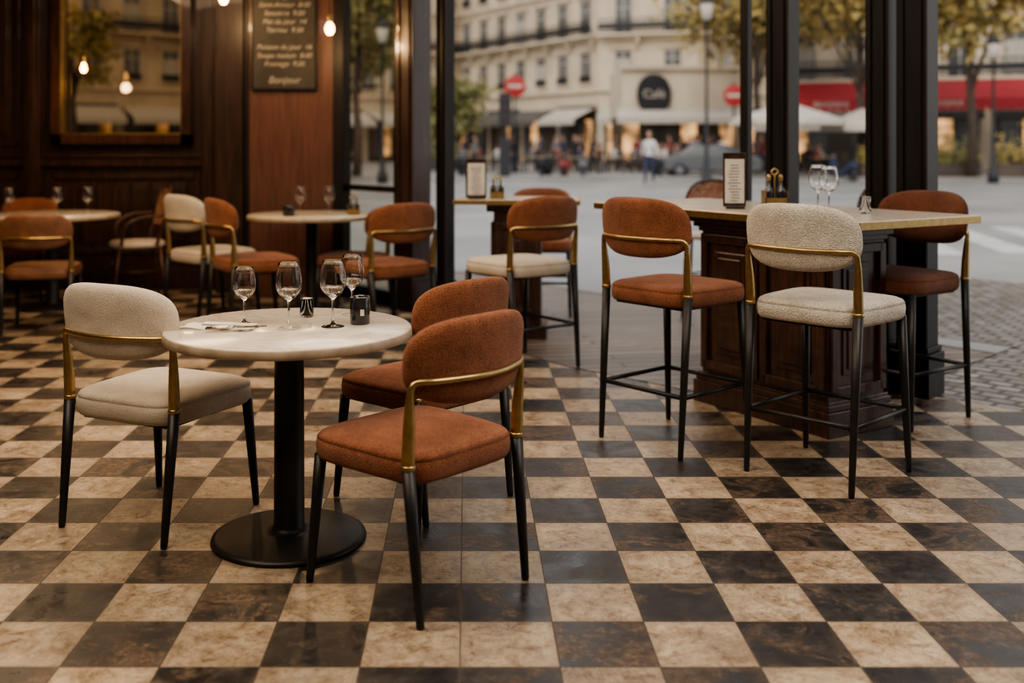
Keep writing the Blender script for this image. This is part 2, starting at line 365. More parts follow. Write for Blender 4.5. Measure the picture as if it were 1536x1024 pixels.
def bistro(name,x,y,ang,st=.47,seatm='cream',s=1):
    e=empty(name,(x,y,0),R(ang-90)); e.scale=(s,s,s)
    mb=MB(); rings(mb,.21,.21,2.6,[(.04,.5,0),(.02,1,0),(0,1,.012),(0,1,.03),(.012,1,.045),(.04,.8,.05)],lambda a,b,t:(a,b,st-.05+t)); mb.obj('seat',[seatm],e)
    mb=MB()
    arc=[(-.2,-.12,st-.03),(-.225,-.16,st+.12),(-.22,-.2,st+.27),(-.15,-.235,st+.38),(0,-.25,st+.415),(.15,-.235,st+.38),(.22,-.2,st+.27),(.225,-.16,st+.12),(.2,-.12,st-.03)]
    mb.tube(spline(arc,6),.013,0,10)
    arm=[(-.19,.14,st-.02),(-.24,.12,st+.12),(-.245,.0,st+.19),(-.225,-.165,st+.2)]
    for sx in (-1,1): mb.tube(spline([(p[0]*sx,p[1],p[2]) for p in arm],6),.012,0,10)
    mb.tube([(-.215,-.17,st+.1),(0,-.215,st+.1),(.215,-.17,st+.1)],.010,0,8)
    mb.obj('bentwood_frame',['bent'],e)
    mb=MB(); vs=[];fs=[]; nn=14
    for j in range(8):
        v=j/7; z=st+.10+v*.30; hw=.215*math.sqrt(max(0,1-(max(0,v-.35)/.68)**2.4))
        for off in (0,.012):
            for i in range(nn):
                a=-1+2*i/(nn-1); xx=a*hw; vs.append((xx,-.17-.045*v-.045*(1-a*a)+off,z))
    for j in range(7):
        for o2 in (0,1):
            for i in range(nn-1):
                a=j*2*nn+o2*nn+i; b=a+2*nn; fs.append((a,a+1,b+1,b))
    mb.add(vs,fs,0,True); mb.obj('woven_back',['weave'],e)
    mb=MB()
    for sx,sy in ((-1,-1),(1,-1),(1,1),(-1,1)): mb.tube([(sx*.2,sy*.2,0),(sx*.17,sy*.15,st-.04)],[.010,.014],0,10)
    mb.tube([(.15*math.cos(a*math.pi/10),.15*math.sin(a*math.pi/10),st*.5) for a in range(20)],.008,0,8,True)
    mb.obj('legs',['bent'],e); return e

chair('dining_chair',-.155,3.38,137)
chair('dining_chair',-.17,4.19,137)
chair('dining_chair',-1.15,3.97,64,fab='cream',s=1.02)
chair('bar_stool',.985,5.0,40,st=.755,stool=True)
chair('bar_stool',1.54,4.50,43,st=.755,fab='pat',stool=True)
chair('bar_stool',2.23,5.45,214,st=.75,fab='rust2',stool=True)
chair('bar_stool',.34,6.66,126,st=.68,fab='cream',bfab='rust',stool=True,s=1.06)
chair('bar_stool',.62,8.75,265,st=.62,stool=True)
chair('dining_chair',-.60,7.76,128,fab='rust',s=1.1)
chair('dining_chair',-1.62,8.0,30,fab='rust',s=1.12)
chair('dining_chair',-2.08,8.58,45,fab='cream',s=1.12)
chair('dining_chair',-3.2,7.95,100,fab='leather')
chair('dining_chair',-3.82,7.8,75,fab='cream')
chair('dining_chair',-4.05,9.6,275,fab='rust')
chair('dining_chair',-.93,8.72,165,fab='rust2')
bistro('bistro_armchair',-2.95,9.42,205,s=1.14)
bistro('bistro_armchair',1.98,8.55,250,st=.68)
bistro('bistro_armchair',3.05,7.7,235,st=.70)

# ------------------------------------------------------------------ tables
def round_table(name,x,y,r,h,rb=.27):
    e=empty(name,(x,y,0))
    mb=MB(); mb.lathe([(r-.03,h-.024),(r-.003,h-.022),(r,h-.018),(r,h-.005),(r-.004,h),(0,h)],seg=96); mb.obj('marble_top',['marble'],e)
    mb=MB(); mb.lathe([(r-.03,h-.034),(r+.0005,h-.034),(r+.003,h-.031),(r+.003,h-.020),(r+.002,h-.006),(r-.001,h-.003)],seg=96); mb.obj('edge_band',['edge'],e)
    mb=MB(); mb.lathe([(0,0),(rb,0),(rb+.003,.004),(rb,.014),(rb-.02,.020),(.09,.030),(.064,.036),(.054,.05),(.052,h-.09),(.056,h-.075),(.13,h-.04),(.15,h-.028),(0,h-.028)],seg=72); mb.obj('pedestal',['iron'],e)
    return e
round_table('cafe_table',-.63,3.74,.433,.75)
round_table('cafe_table',-1.31,8.92,.54,.80)
round_table('cafe_table',-3.53,8.98,.55,.80)
e=empty('bar_table',(1.75,4.69,0),math.atan2(.52,.854))
mb=MB(); mb.box((.45,.95,1.034),(.89,1.89,.03)); mb.obj('marble_top',['marble'],e,bevel=.004)
mb=MB()
mb.box((.45,.004,1.028),(.90,.012,.036));mb.box((.45,1.896,1.028),(.90,.012,.036));mb.box((.004,.95,1.028),(.012,1.90,.036));mb.box((.896,.95,1.028),(.012,1.90,.036)); mb.obj('brass_edge',['brass'],e,bevel=.002)
x0,x1,y0,y1=.15,.56,.30,1.14; cx,cy=(x0+x1)/2,(y0+y1)/2; w,d=x1-x0,y1-y0
mb=MB()
mb.box((cx,cy,.52),(w,d,.95)); mb.box((cx,cy,.06),(w+.07,d+.07,.12)); mb.box((cx,cy,.135),(w+.05,d+.05,.03)); mb.box((cx,cy,.155),(w+.03,d+.03,.02))
mb.box((cx,cy,.94),(w+.03,d+.03,.03)); mb.box((cx,cy,.965),(w+.07,d+.07,.03)); mb.box((cx,cy,.993),(w+.12,d+.12,.032))
def framepanel(mb,cx_,cz,W,H,axis,pos,out,mi=0):
    t=.022
    for (a,b,sw,sh) in ((0,H/2,W,.045),(0,-H/2,W,.045),(-W/2,0,.045,H+.045),(W/2,0,.045,H+.045)):
        if axis=='x': mb.box((cx_+a,pos+out*t/2,cz+b),(sw,t,sh),mi)
        else: mb.box((pos+out*t/2,cx_+a,cz+b),(t,sw,sh),mi)
    for k,(ins,tt) in enumerate(((.07,.008),(.10,.016))):
        if axis=='x': mb.box((cx_,pos+out*tt/2,cz),(W-ins*2,tt,H-ins*2),mi)
        else: mb.box((pos+out*tt/2,cx_,cz),(tt,W-ins*2,H-ins*2),mi)
framepanel(mb,cy-d/4,.55,d/2-.06,.68,'y',x0,-1); framepanel(mb,cy+d/4,.55,d/2-.06,.68,'y',x0,-1)
framepanel(mb,cx,.55,w-.06,.68,'x',y0,-1); framepanel(mb,cx,.55,w-.06,.68,'x',y1,1); framepanel(mb,cy,.55,d-.08,.68,'y',x1,1)
mb.obj('panelled_base',['mahog'],e,bevel=.004)
def onbar(px,py):
    v=Matrix.Rotation(math.atan2(.52,.854),4,'Z')@Vector((px,py,0)); return (1.75+v.x,4.69+v.y)
e=empty('high_table',(.38,7.72,0),R(-6))
mb=MB(); mb.box((0,0,.985),(.88,.6,.03)); mb.obj('marble_top',['marble'],e,bevel=.004)
mb=MB(); 
for s_ in (-1,1): mb.box((0,s_*.302,.982),(.9,.012,.032)); mb.box((s_*.442,0,.982),(.012,.6,.032))
mb.obj('brass_edge',['brass'],e)
mb=MB(); mb.box((0,0,.5),(.34,.34,.9)); mb.box((0,0,.05),(.42,.42,.1)); mb.box((0,0,.94),(.44,.4,.06)); framepanel(mb,0,.5,.26,.62,'x',-.17,-1); framepanel(mb,0,.5,.26,.62,'y',-.17,-1); mb.obj('panelled_base',['mahog'],e,bevel=.004)

# ------------------------------------------------------------------ table ware
def gmesh():
    if 'g' in cache: return cache['g']
    mb=MB()
    mb.lathe([(0,0),(.036,0),(.037,.0015),(.030,.004),(.012,.007),(.0045,.014),(.0036,.03),(.0036,.075),(.005,.088),(.014,.096),(.030,.108),(.040,.126),(.0425,.145),(.040,.17),(.035,.195),(.0325,.21),(.0318,.2108),(.0314,.21),(.034,.195),(.039,.17),(.0414,.145),(.039,.127),(.029,.110),(.012,.099),(0,.097)],seg=40)
    g=mb.mesh('bowl_and_stem',['glass'])
    mb=MB(); mb.lathe([(0,.0975),(.012,.0995),(.0285,.1105),(.0375,.1255),(0,.1255)],seg=32); w=mb.mesh('wine',['wine'])
    cache['g']=(g,w); return cache['g']
def wineglass(x,y,z,s=1.0,wine=True):
    e=empty('wine_glass',(x,y,z)); e.scale=(s,s,s); g,w=gmesh(); place('bowl_and_stem',g,e)
    if wine: place('wine',w,e)
for x,y,s in ((-.80,3.79,.98),(-.625,3.70,1.10),(-.475,3.74,1.12),(-.435,4.0,1.08)): wineglass(x,y,.75,s,True)
for x,y in ((-1.38,8.75),(-1.15,8.8)): wineglass(x,y,.80,1.15)
for x,y in ((-3.8,8.75),(-3.42,8.8),(-3.2,8.9)): wineglass(x,y,.80,1.1,False)
for lx,ly,s in ((.46,.62,1.14),(.40,.5,1.12)):
    X,Y=onbar(lx,ly); wineglass(X,Y,1.05,s,False)
def tumbler(name,x,y,z,r,h,mat):
    mb=MB(); mb.lathe([(0,0),(r*.9,0),(r,.006),(r,h-.002),(r-.001,h),(r-.004,h),(r-.004,.008),(0,.008)],seg=32); e=mb.obj(name,[mat],None,(x,y,z)); return e
tumbler('water_tumbler',-.60,3.95,.75,.026,.07,'glass')
X,Y=onbar(.50,.36); tumbler('water_tumbler',X,Y,1.05,.028,.085,'glass')
e=empty('candle_holder',(-.385,3.80,.75)); mb=MB(); mb.lathe([(0,0),(.034,0),(.036,.004),(.036,.096),(.034,.099),(.031,.096),(.031,.03),(0,.03)],seg=36); mb.obj('tumbler',['smoke'],e)
mb=MB(); mb.lathe([(0,.03),(.030,.03),(.030,.078),(0,.078)],seg=24); mb.obj('wax',['paper'],e)
mb=MB(); mb.box((.012,-.0362,.045),(.014,.002,.022)); mb.obj('label',['paper'],e)
tumbler('candle_cup',-1.47,8.7,.80,.05,.09,'smoke')
e=empty('napkin',(-.87,3.72,.75),R(-12)); mb=MB()
n=14; vs=[];fs=[]
for j in range(8):
    for i in range(n): 
        vs.append((-.13+.26*i/(n-1),-.06+.12*j/7,.004+.003*math.sin(i*.9+j*.3)+.002*math.sin(j*1.7)))
for j in range(7):
    for i in range(n-1): a=j*n+i; fs.append((a,a+1,a+n+1,a+n))
mb.add(vs,fs,0,True); mb.box((0,0,.002),(.255,.118,.003)); mb.box((.02,.035,.008),(.2,.045,.003)); mb.obj('folded_cloth',['paper'],e)
M['steel']=basic('steel',(.6,.57,.52),None,.2,metal=1)
for k,(yy,nm) in enumerate(((-.035,'dinner_knife'),(-.055,'dinner_fork'))):
    mb=MB(); mb.tube([(-.10,0,0),(-.03,0,.002),(.0,0,.002)],[.005,.004,.003],0,8)
    if k==0: mb.box((.05,0,.001),(.11,.016,.0018))
    else:
        mb.box((.022,0,.002),(.03,.018,.0018))
        for t in (-.007,-.0023,.0023,.007): mb.box((.055,t,.002),(.045,.0022,.0018))
    mb.obj(nm,['steel'],None,(-.80,3.69+yy,.763),R(8))
def menu(x,y,z,w,h,rz):
    e=empty('menu_holder',(x,y,z),rz); mb=MB()
    mb.box((0,0,.008),(w*.8,.09,.016)); mb.box((0,.012,h/2+.01),(w,.014,h)); mb.obj('wood_board',['darkwood'],e,bevel=.002)
    mb=MB(); mb.box((0,.003,h/2+.002),(w*.84,.003,h*.82)); mb.obj('menu_sheet',['paper'],e)
    mb=MB()
    for i in range(13): mb.box((random.uniform(-.005,.005),.0008,h*.80-i*h*.055),(w*random.uniform(.3,.62),.001,.0035))
    mb.box((0,.0045,h*.955),(w*.35,.001,.008)); mb.obj('menu_text',['bent'],e)
X,Y=onbar(.25,1.0); menu(X,Y,1.05,.12,.29,R(-8))
menu(.07,7.6,1.0,.15,.28,R(10))
def caddy(x,y,z,s=1):
    e=empty('condiment_caddy',(x,y,z)); e.scale=(s,s,s); mb=MB()
    mb.box((0,0,.005),(.10,.07,.01))
    for a in (-1,1): mb.box((a*.048,0,.045),(.004,.07,.08)); mb.box((0,a*.033,.03),(.1,.004,.045))
    mb.tube(spline([(-.0,0,.01),(0,0,.14),(.015,0,.165),(0,0,.18),(-.015,0,.165),(0,0,.15)],5),.004,0,8)
    mb.obj('brass_tray',['brass'],e,bevel=.001)
    mb=MB()
    for a in (-.026,.026): mb.lathe([(0,0),(.018,0),(.019,.05),(.017,.08),(.007,.095),(.007,.115),(0,.117)],(a,0,.01),0,18)
    mb.obj('bottles',['smoke'],e); mb=MB()
    for a in (-.026,.026): mb.lathe([(.0,0),(.009,0),(.010,.02),(.006,.03),(0,.032)],(a,0,.125),0,14)
    mb.obj('stoppers',['brass'],e)
X,Y=onbar(.36,.82); caddy(X,Y,1.05,1.2)
caddy(.22,7.62,1.0); caddy(-.95,8.85,.80,1.0)

# ------------------------------------------------------------------ room shell
def Lf(X): return 8.492-1.026*X
poly=[(-5.2,-2),(6,-2),(6,Lf(6)),(-.35,Lf(-.35)),(-1.2,9.75),(-1.2,10.35),(-5.2,10.35)]
def slab(name,poly,z0,z1,mat):
    n=len(poly); vs=[(x,y,z0) for x,y in poly]+[(x,y,z1) for x,y in poly]
    fs=[tuple(range(n-1,-1,-1)),tuple(range(n,2*n))]+[(i,(i+1)%n,n+(i+1)%n,n+i) for i in range(n)]
    mb=MB(); mb.add(vs,fs); return mb.obj(name,[mat])
slab('floor',poly,-.1,0,'tiles'); slab('ceiling',poly,3.3,3.45,'ceil')
un=Vector((.716,.698))
def offp(X,o): return (X+un.x*o,Lf(X)+un.y*o)
slab('trim_threshold',[offp(-.2,-.30),(.15,7.35),(.62,6.62),(1.30,5.92),(1.62,6.1),offp(2.15,0.02),offp(-.3,.02)],.0005,.004,'planks')
slab('terrace_decking',[offp(-1.6,.03),offp(2.45,.03),offp(2.45,1.5),offp(-1.6,2.0)],-.1,-.004,'planks')
slab('sidewalk_setts',[offp(2.46,.03),offp(9,.03),offp(9,5.5),offp(2.46,5.5)],-.1,-.006,'setts')
slab('sidewalk_curb',[offp(-1.6,2.02),offp(2.45,1.52),offp(2.45,1.8),offp(-1.6,2.3)],-.1,.0,'pave')
slab('sidewalk_apron',[offp(1.0,2.02),offp(2.45,1.84),offp(2.45,5.5),offp(1.0,5.5)],-.1,-.006,'setts')
mb=MB(); mb.box((0,50,-.16),(180,210,.1)); mb.obj('street_ground',['asphalt'])
mb=MB()
for i in range(9): mb.box((7.0+i*1.1,16.5+i*.12,-.107),(.5,4.6,.004),0,R(-12))
for i in range(12): mb.box((-6+i*3.2,27,-.107),(1.6,.14,.004))
mb.obj('road_markings',['mark'])
slab('sidewalk_far',[(-40,46),(40,40),(60,60),(60,100),(-40,100)],-.11,.02,'pave')

mb=MB(); mb.box((-5.3,4.2,1.65),(.2,12.6,3.3)); mb.box((-5.18,4.2,.5),(.04,12.4,1.0)); mb.box((-5.16,4.2,1.02),(.06,12.4,.06)); mb.obj('wall_left',['darkwood'])
mb=MB(); mb.box((.4,-2.1,1.65),(11.4,.2,3.3)); mb.obj('wall_rear',['plaster'])
mb=MB(); mb.box((6.1,.1,1.65),(.2,4.3,3.3)); mb.obj('wall_right',['plaster'])
wx0,wx1,wz0,wz1=-3.92,-2.68,1.44,3.0
mb=MB(); Y=10.25
mb.box(((-5.2+wx0)/2,Y,1.65),(wx0+5.2,.2,3.3)); mb.box(((wx1-1.2)/2,Y,1.65),(-1.2-wx1,.2,3.3)); mb.box(((wx0+wx1)/2,Y,wz0/2),(wx1-wx0,.2,wz0)); mb.box(((wx0+wx1)/2,Y,(wz1+3.3)/2),(wx1-wx0,.2,3.3-wz1))
mb.obj('wall_far',['darkwood'])
mb=MB()
mb.box((-3.2,10.12,1.22),(4.0,.07,.08)); mb.box((-3.2,10.11,1.28),(4.0,.09,.025)); mb.box((-3.2,10.12,.10),(4.0,.06,.2))
for a,b in ((-5.15,-4.25),(-4.05,-2.55)):
    framepanel(mb,(a+b)/2,.72,(b-a)-.1,.72,'x',10.15,-1)
for i in range(8): mb.box((-3.95+i*.18,10.125,.72),(.012,.03,.62))
framepanel(mb,-4.7,2.25,.75,1.7,'x',10.15,-1)
for x in (-4.15,-2.45): mb.box((x,10.10,1.65),(.14,.10,3.3)); mb.box((x,10.05,1.65),(.06,.03,3.3))
mb.box((-2.22,10.0,1.65),(.26,.3,3.3))
mb.obj('trim_1',['darkwood'],bevel=.005)
mb=MB()
for x in (wx0+.0,wx1): mb.box((x,10.10,(wz0+wz1)/2),(.09,.12,wz1-wz0+.09)); mb.box((x+(.05 if x<-3 else -.05),10.12,(wz0+wz1)/2),(.02,.08,wz1-wz0),1)
mb.box(((wx0+wx1)/2,10.10,wz0),(wx1-wx0+.09,.12,.09)); mb.box(((wx0+wx1)/2,10.12,wz0+.05),(wx1-wx0,.08,.02),1); mb.box(((wx0+wx1)/2,10.10,wz1),(wx1-wx0+.09,.12,.09))
mb.box(((wx0+wx1)/2,10.2,(wz0+wz1)/2),(wx1-wx0,.01,wz1-wz0),2)
mb.obj('mirror_as_window',['mahog','brass','amber'])  # wall mirror built as a see-through tinted window; street replaces its reflection
mb=MB(); mb.box((-1.62,9.98,1.65),(.80,.5,3.3)); mb.box((-1.62,9.98,.12),(.86,.56,.24)); mb.box((-1.18,9.95,1.65),(.10,.56,3.3),1); mb.box((-2.03,9.98,1.65),(.04,.54,3.3),1); mb.obj('wood_pillar',['mahogred','frame'],bevel=.006)
e=empty('chalkboard',(-1.68,9.705,2.45)); mb=MB(); mb.box((0,0,0),(.58,.02,1.1)); mb.obj('slate',['slate'],e)
mb=MB(); mb.box((0,-.005,-.55),(.60,.035,.02)); mb.box((0,-.005,.55),(.60,.035,.02)); mb.box((-.295,-.005,0),(.02,.035,1.1)); mb.box((.295,-.005,0),(.02,.035,1.1)); mb.obj('wood_frame',['frame'],e)
lines=["Vins","Blanc de Paris  6.50","Vin rouge  7.00","Saint-Amour  8.00","Sancerre  9.00","Plat du jour  14","Terrine  9.50","","Poisson du jour  16","Soupe maison  8.00","Fromage  9.00","","Bonjour"]
for i,t in enumerate(lines):
    if not t: continue
    cu=bpy.data.curves.new('chalk_line_%d'%i,'FONT'); cu.body=t; cu.size=.064 if i not in (0,12) else .09; cu.align_x='CENTER'; cu.shear=.3
    cu.materials.append(M['chalk']); o=bpy.data.objects.new('chalk_line_%d'%i,cu); COL.objects.link(o); o.parent=e; o.location=(0,-.013,.44-i*.078); o.rotation_euler=(R(90),0,0)
def post(name,X,Y,a,h=2.95,mold=True,mat='frame'):
    mb=MB(); mb.box((0,0,h/2),(a,a,h)); 
    if mold:
        for s_ in (-1,1):
            mb.box((s_*a*.30,-a/2-.006,h/2),(a*.12,.014,h)); mb.box((-a/2-.006,s_*a*.30,h/2),(.014,a*.12,h))
        mb.box((0,0,.12),(a+.05,a+.05,.24)); mb.box((0,0,.26),(a+.03,a+.03,.03))
        mb.box((a/2+.006,-a/2-.003,h/2),(.006,.006,h),1)  # thin brown strip on the near corner draws the post's highlight line
    return mb.obj(name,[mat,'bent'],None,(X,Y,0),FANG,bevel=.003)
def onl(ratio): X=ratio*8.492/(1+1.026*ratio); return X,Lf(X)
def pr(px): return (px-700)/1580
for i,(px,a,m) in enumerate(((620,.21,'darkwood'),(668,.11,'frame'),(1119,.055,'frame'),(1174,.145,'frame'),(1322,.125,'frame'),(1376,.165,'frame'))):
    X,Y=onl(pr(px)); post('trim_%d'%(i+2),X,Y,a,mold=a>.1,mat=m)
for i,X in enumerate((4.1,5.6)): post('trim_%d'%(i+8),X,Lf(X),.16)
mb=MB(); X0,Y0=onl(pr(620)); L=math.hypot(6-X0,Lf(6)-Y0)
mb.box((L/2-.1,0,3.12),(L+.3,.22,.36)); mb.obj('trim_10',['frame'],None,(X0,Y0,0),FANG)
ax,ay,bx,by=-1.15,9.78,-.56,9.03; Lw=math.hypot(bx-ax,by-ay); an=math.atan2(by-ay,bx-ax)
mb=MB(); mb.box((Lw/2,0,3.12),(Lw,.14,.36)); mb.box((Lw/2,0,.06),(Lw,.08,.12)); mb.box((.05,0,1.5),(.06,.07,2.9)); mb.box((Lw-.04,0,1.5),(.05,.07,2.9)); mb.box((Lw/2,0,1.0),(Lw,.05,.05)); mb.box((Lw/2,0,1.5),(Lw,.008,2.8),1)
mb.obj('window_2',['frame','pane'],None,(ax,ay,0),an)

def bulb(x,y,z,en,s=1):
    e=empty('pendant_bulb',(x,y,z)); mb=MB(); mb.lathe([(0,-.06*s),(.018*s,-.056*s),(.034*s,-.035*s),(.038*s,-.012*s),(.032*s,.015*s),(.018*s,.038),(.014,.05),(0,.05)],seg=20); o=mb.obj('glass_bulb',['bulb'],e)
    mb=MB(); mb.lathe([(0,.045),(.02,.045),(.022,.06),(.022,.1),(.012,.115),(0,.115)],seg=16); mb.obj('socket',['brass'],e)
    mb=MB(); mb.tube([(0,0,.11),(0,0,3.3-z)],.004,0,6); mb.obj('cord',['black'],e)
    l=bpy.data.lights.new('bulb_light','POINT'); l.energy=en; l.color=(1,.62,.3); l.shadow_soft_size=.05; lo=bpy.data.objects.new('bulb_light',l); COL.objects.link(lo); lo.parent=e; lo.location=(0,0,-.12)
for x,y,z,en,s in ((-1.17,9.0,2.39,18,1.05),(-2.1,9.1,2.66,20,1),(-3.49,9.6,2.09,13,.75)): bulb(x,y,z,en,s)  # last bulb is added in place of one reflected in the mirror

# ------------------------------------------------------------------ exterior
def facade(name,p0,p1,stone='stone',floors=4,gf=4.9,fh=3.35,sp=2.5,shop=True,bal=(1,3)):
    L=math.hypot(p1[0]-p0[0],p1[1]-p0[1]); an=math.atan2(p1[1]-p0[1],p1[0]-p0[0]); mb=MB(); H=gf+floors*fh
    mb.box((L/2,2,H/2),(L,4,H),0); mb.box((L/2,2.2,H+1.2),(L,3.6,2.4),5,top=.96)
    n=int(L/sp)
    for k in range(floors):
        z0=gf+k*fh
        mb.box((L/2,-.1,z0-.05),(L,.3,.22),0)
        if k in bal:
            mb.box((L/2,-.4,z0+.08),(L,.8,.16),0)
            mb.box((L/2,-.76,z0+1.05),(L,.06,.06),4); mb.box((L/2,-.76,z0+.25),(L,.05,.05),4); mb.box((L/2,-.76,z0+.62),(L,.03,.34),4)
            for i in range(int(L/.3)): mb.box((.15+i*.3,-.76,z0+.65),(.04,.04,.8),4)
            for i in range(n): mb.box(((i+.5)*L/n+sp/2-.3,-.3,z0-.2),(.25,.5,.4),0)
        for i in range(n):
            x=(i+.5)*L/n; wz=z0+1.35+ (0 if k in bal else .1)
            hh=2.3 if k in bal else 1.9
            mb.box((x,-.06,wz),(1.5,.14,hh+.35),0); mb.box((x,-.14,wz+hh/2+.25),(1.75,.3,.16),0)
            mb.box((x,-.14,wz),(1.1,.04,hh),1)
            mb.box((x,-.17,wz),(.09,.03,hh),2); mb.box((x,-.17,wz+.45),(1.1,.03,.07),2)
            for s_ in (-1,1): mb.box((x+s_*.53,-.17,wz),(.07,.03,hh),2)
            if (i*7+k*3)%4==0: mb.box((x,-.165,wz-.2),(.9,.02,hh*.7),2)
            if k not in bal: mb.box((x,-.25,wz-hh/2+.4),(1.2,.04,.05),4); mb.box((x,-.25,wz-hh/2+.2),(1.2,.02,.3),4)
    if shop:
        m=max(1,int(L/4.5))
        for i in range(m):
            x=(i+.5)*L/m; mb.box((x,-.1,1.75),(L/m-.7,.2,3.3),3); mb.box((x,-.22,3.55),(L/m-.5,.2,.6),3 if i%2 else 0)
            for j in range(4):
                xx=x+(j-1.5)*(L/m-1)/4; mb.box((xx,-.22,1.7),((L/m-1)/4-.15,.05,2.5),(6,1,3,1,3,1,6,1,1)[(i*4+j)%9])
                mb.box((xx,-.26,2.2),((L/m-1)/4-.1,.03,.08),3)
            c=(7,8,8,7)[i%4]
            w=(L/m-.4)/2; vs=[(x-w,-.2,3.75),(x+w,-.2,3.75),(x+w,-1.9,2.95),(x-w,-1.9,2.95),(x-w,-1.9,2.6),(x+w,-1.9,2.6),(x-w,-.2,3.7),(x+w,-.2,3.7)]
            mb.add(vs,[(0,1,2,3),(3,2,5,4),(0,3,6),(1,7,2)],c)
    return mb.obj(name,[stone,'wglass','wframe','shop','rail','zinc','shoplit','awnw','awnd'],None,(p0[0],p0[1],0),an)
facade('haussmann_building',(-36,54),(-.5,84),'stone')
facade('haussmann_building',(-.5,84),(8.6,68),'stone2')
facade('haussmann_building',(8.6,68),(14.5,66),'stone2')
facade('haussmann_building',(14.5,66),(27,82),'stone')
facade('haussmann_building',(17.0,57),(40,47),'stone2',bal=(0,2),gf=4.6)
mb=MB(); mb.box((12.3,63,4.3),(6.8,5,2.7),0); mb.box((12.3,63.2,1.5),(6.6,4.4,3.0),1); mb.box((12.3,60.4,5.75),(7.0,.4,.2),0)
for i in range(6): mb.box((9.5+i*1.12,60.95,1.5),(.9,.06,2.4),(2,1,1,2,1,2)[i])
w=3.6; vs=[(12.3-w,60.5,3.4),(12.3+w,60.5,3.4),(12.3+w+.4,58.2,2.85),(12.3-w-.4,58.2,2.85),(12.3-w-.4,58.2,2.5),(12.3+w+.4,58.2,2.5)]
mb.add(vs,[(0,1,2,3),(3,2,5,4)],3); mb.obj('corner_cafe_pavilion',['stone2','shop','shoplit','awnw'])
e=empty('oval_cafe_sign',(10.7,60.2,4.2)); mb=MB()
rings(mb,.98,1.15,2.2,[(0,.9,-.06),(0,1,-.04),(0,1,.04),(0,.95,.05)],lambda a,b,t:(a,t,b),0,40); mb.obj('panel',['dkcl'],e)
cu=bpy.data.curves.new('sign_text','FONT'); cu.body="Café"; cu.size=.7; cu.align_x='CENTER'; cu.extrude=.01; cu.materials.append(M['awnw']); o=bpy.data.objects.new('sign_text',cu); COL.objects.link(o); o.parent=e; o.location=(0,-.1,-.2); o.rotation_euler=(R(90),0,0)
def awning(name,x0,y0,x1,y1,zt,zb,dep,mat,txt=None):
    L=math.hypot(x1-x0,y1-y0); an=math.atan2(y1-y0,x1-x0); mb=MB()
    vs=[(0,0,zt),(L,0,zt),(L,-dep,zb),(0,-dep,zb),(0,-dep,zb-.45),(L,-dep,zb-.45)]
    mb.add(vs,[(0,1,2,3),(3,2,5,4),(0,3,4),(1,5,2)],0)
    n=int(L/.4)
    for i in range(n): mb.box(((i+.5)*L/n,-dep,zb-.5),(L/n*.8,.03,.14),0)
    for i in range(int(L/3)+1): mb.tube([(i*3,0,zb-.6),(i*3,-dep,zb-.05)],.04,1,6)
    e=empty(name,(x0,y0,0),an); mb.obj('canvas',[mat,'rail'],e)
    if txt:
        for k in range(int(L/5)):
            cu=bpy.data.curves.new('lettering','FONT'); cu.body=txt; cu.size=.36; cu.align_x='CENTER'; cu.materials.append(M['awnw']); o=bpy.data.objects.new('lettering',cu); COL.objects.link(o); o.parent=e; o.location=(2.5+k*5,-dep-.03,zb-.34); o.rotation_euler=(R(90),0,0)
awning('red_awning',16.2,54,34,46.5,4.45,3.5,2.2,'awnr','BRASSERIE')
def tree(name,x,y,h,cz,rx,rz,mat,n=1500,ls=.24,seed=1):
    rd=random.Random(seed); e=empty(name,(x,y,-.1)); mb=MB()
    mb.tube([(0,0,0),(.08,0,h*.3),(-.05,.05,h*.6),(0,0,h)],[.22,.17,.14,.08],0,10)
    cl=[]
    for i in range(11):
        a=rd.uniform(0,6.28); rr=rd.uniform(.35,.8)*rx; z=cz+rd.uniform(-.7,.8)*rz; p=(rr*math.cos(a),rr*math.sin(a),z); cl.append(p)
        s0=rd.uniform(.45,.8)*h; mb.tube(spline([(0,0,s0),(p[0]*.5,p[1]*.5,(s0+z)/2+.2),p],4),[.06-.005*k for k in range(9)],0,6)
    mb.obj('trunk_and_branches',['bark'],e); mb=MB()
    for i in range(n):
        c=rd.choice(cl); r=.38*rx
        d=Vector((rd.gauss(0,1),rd.gauss(0,1),rd.gauss(0,.8))); d=d*(r*.55)
        p=Vector(c)+d; a=Vector((rd.gauss(0,1),rd.gauss(0,1),rd.gauss(0,1))).normalized(); b=a.cross(Vector((rd.gauss(0,1),rd.gauss(0,1),rd.gauss(0,1)))).normalized()
        s_=ls*rd.uniform(.6,1.3); mb.add([p-a*s_,p+b*s_*.5,p+a*s_,p-b*s_*.5],[(0,1,2,3)],0)
    mb.obj('foliage',[mat],e)
tree('plane_tree',14.6,53,8,8.9,4.4,2.6,'yleaf',3600,.28,1)
tree('plane_tree',17.2,46,7,8.0,3.5,2.3,'yleaf',3000,.26,2)
tree('plane_tree',20.6,43,7,7.7,3.2,2.1,'yleaf',2600,.25,3)
tree('plane_tree',-4.6,44,6,6.2,2.4,2.8,'gleaf',3000,.24,4)
tree('plane_tree',-1.0,58,4,3.4,2.2,1.6,'gleaf',1800,.22,5)
tree('plane_tree',-13.5,36,5,4.6,1.4,2.0,'yleaf',700,.2,6)
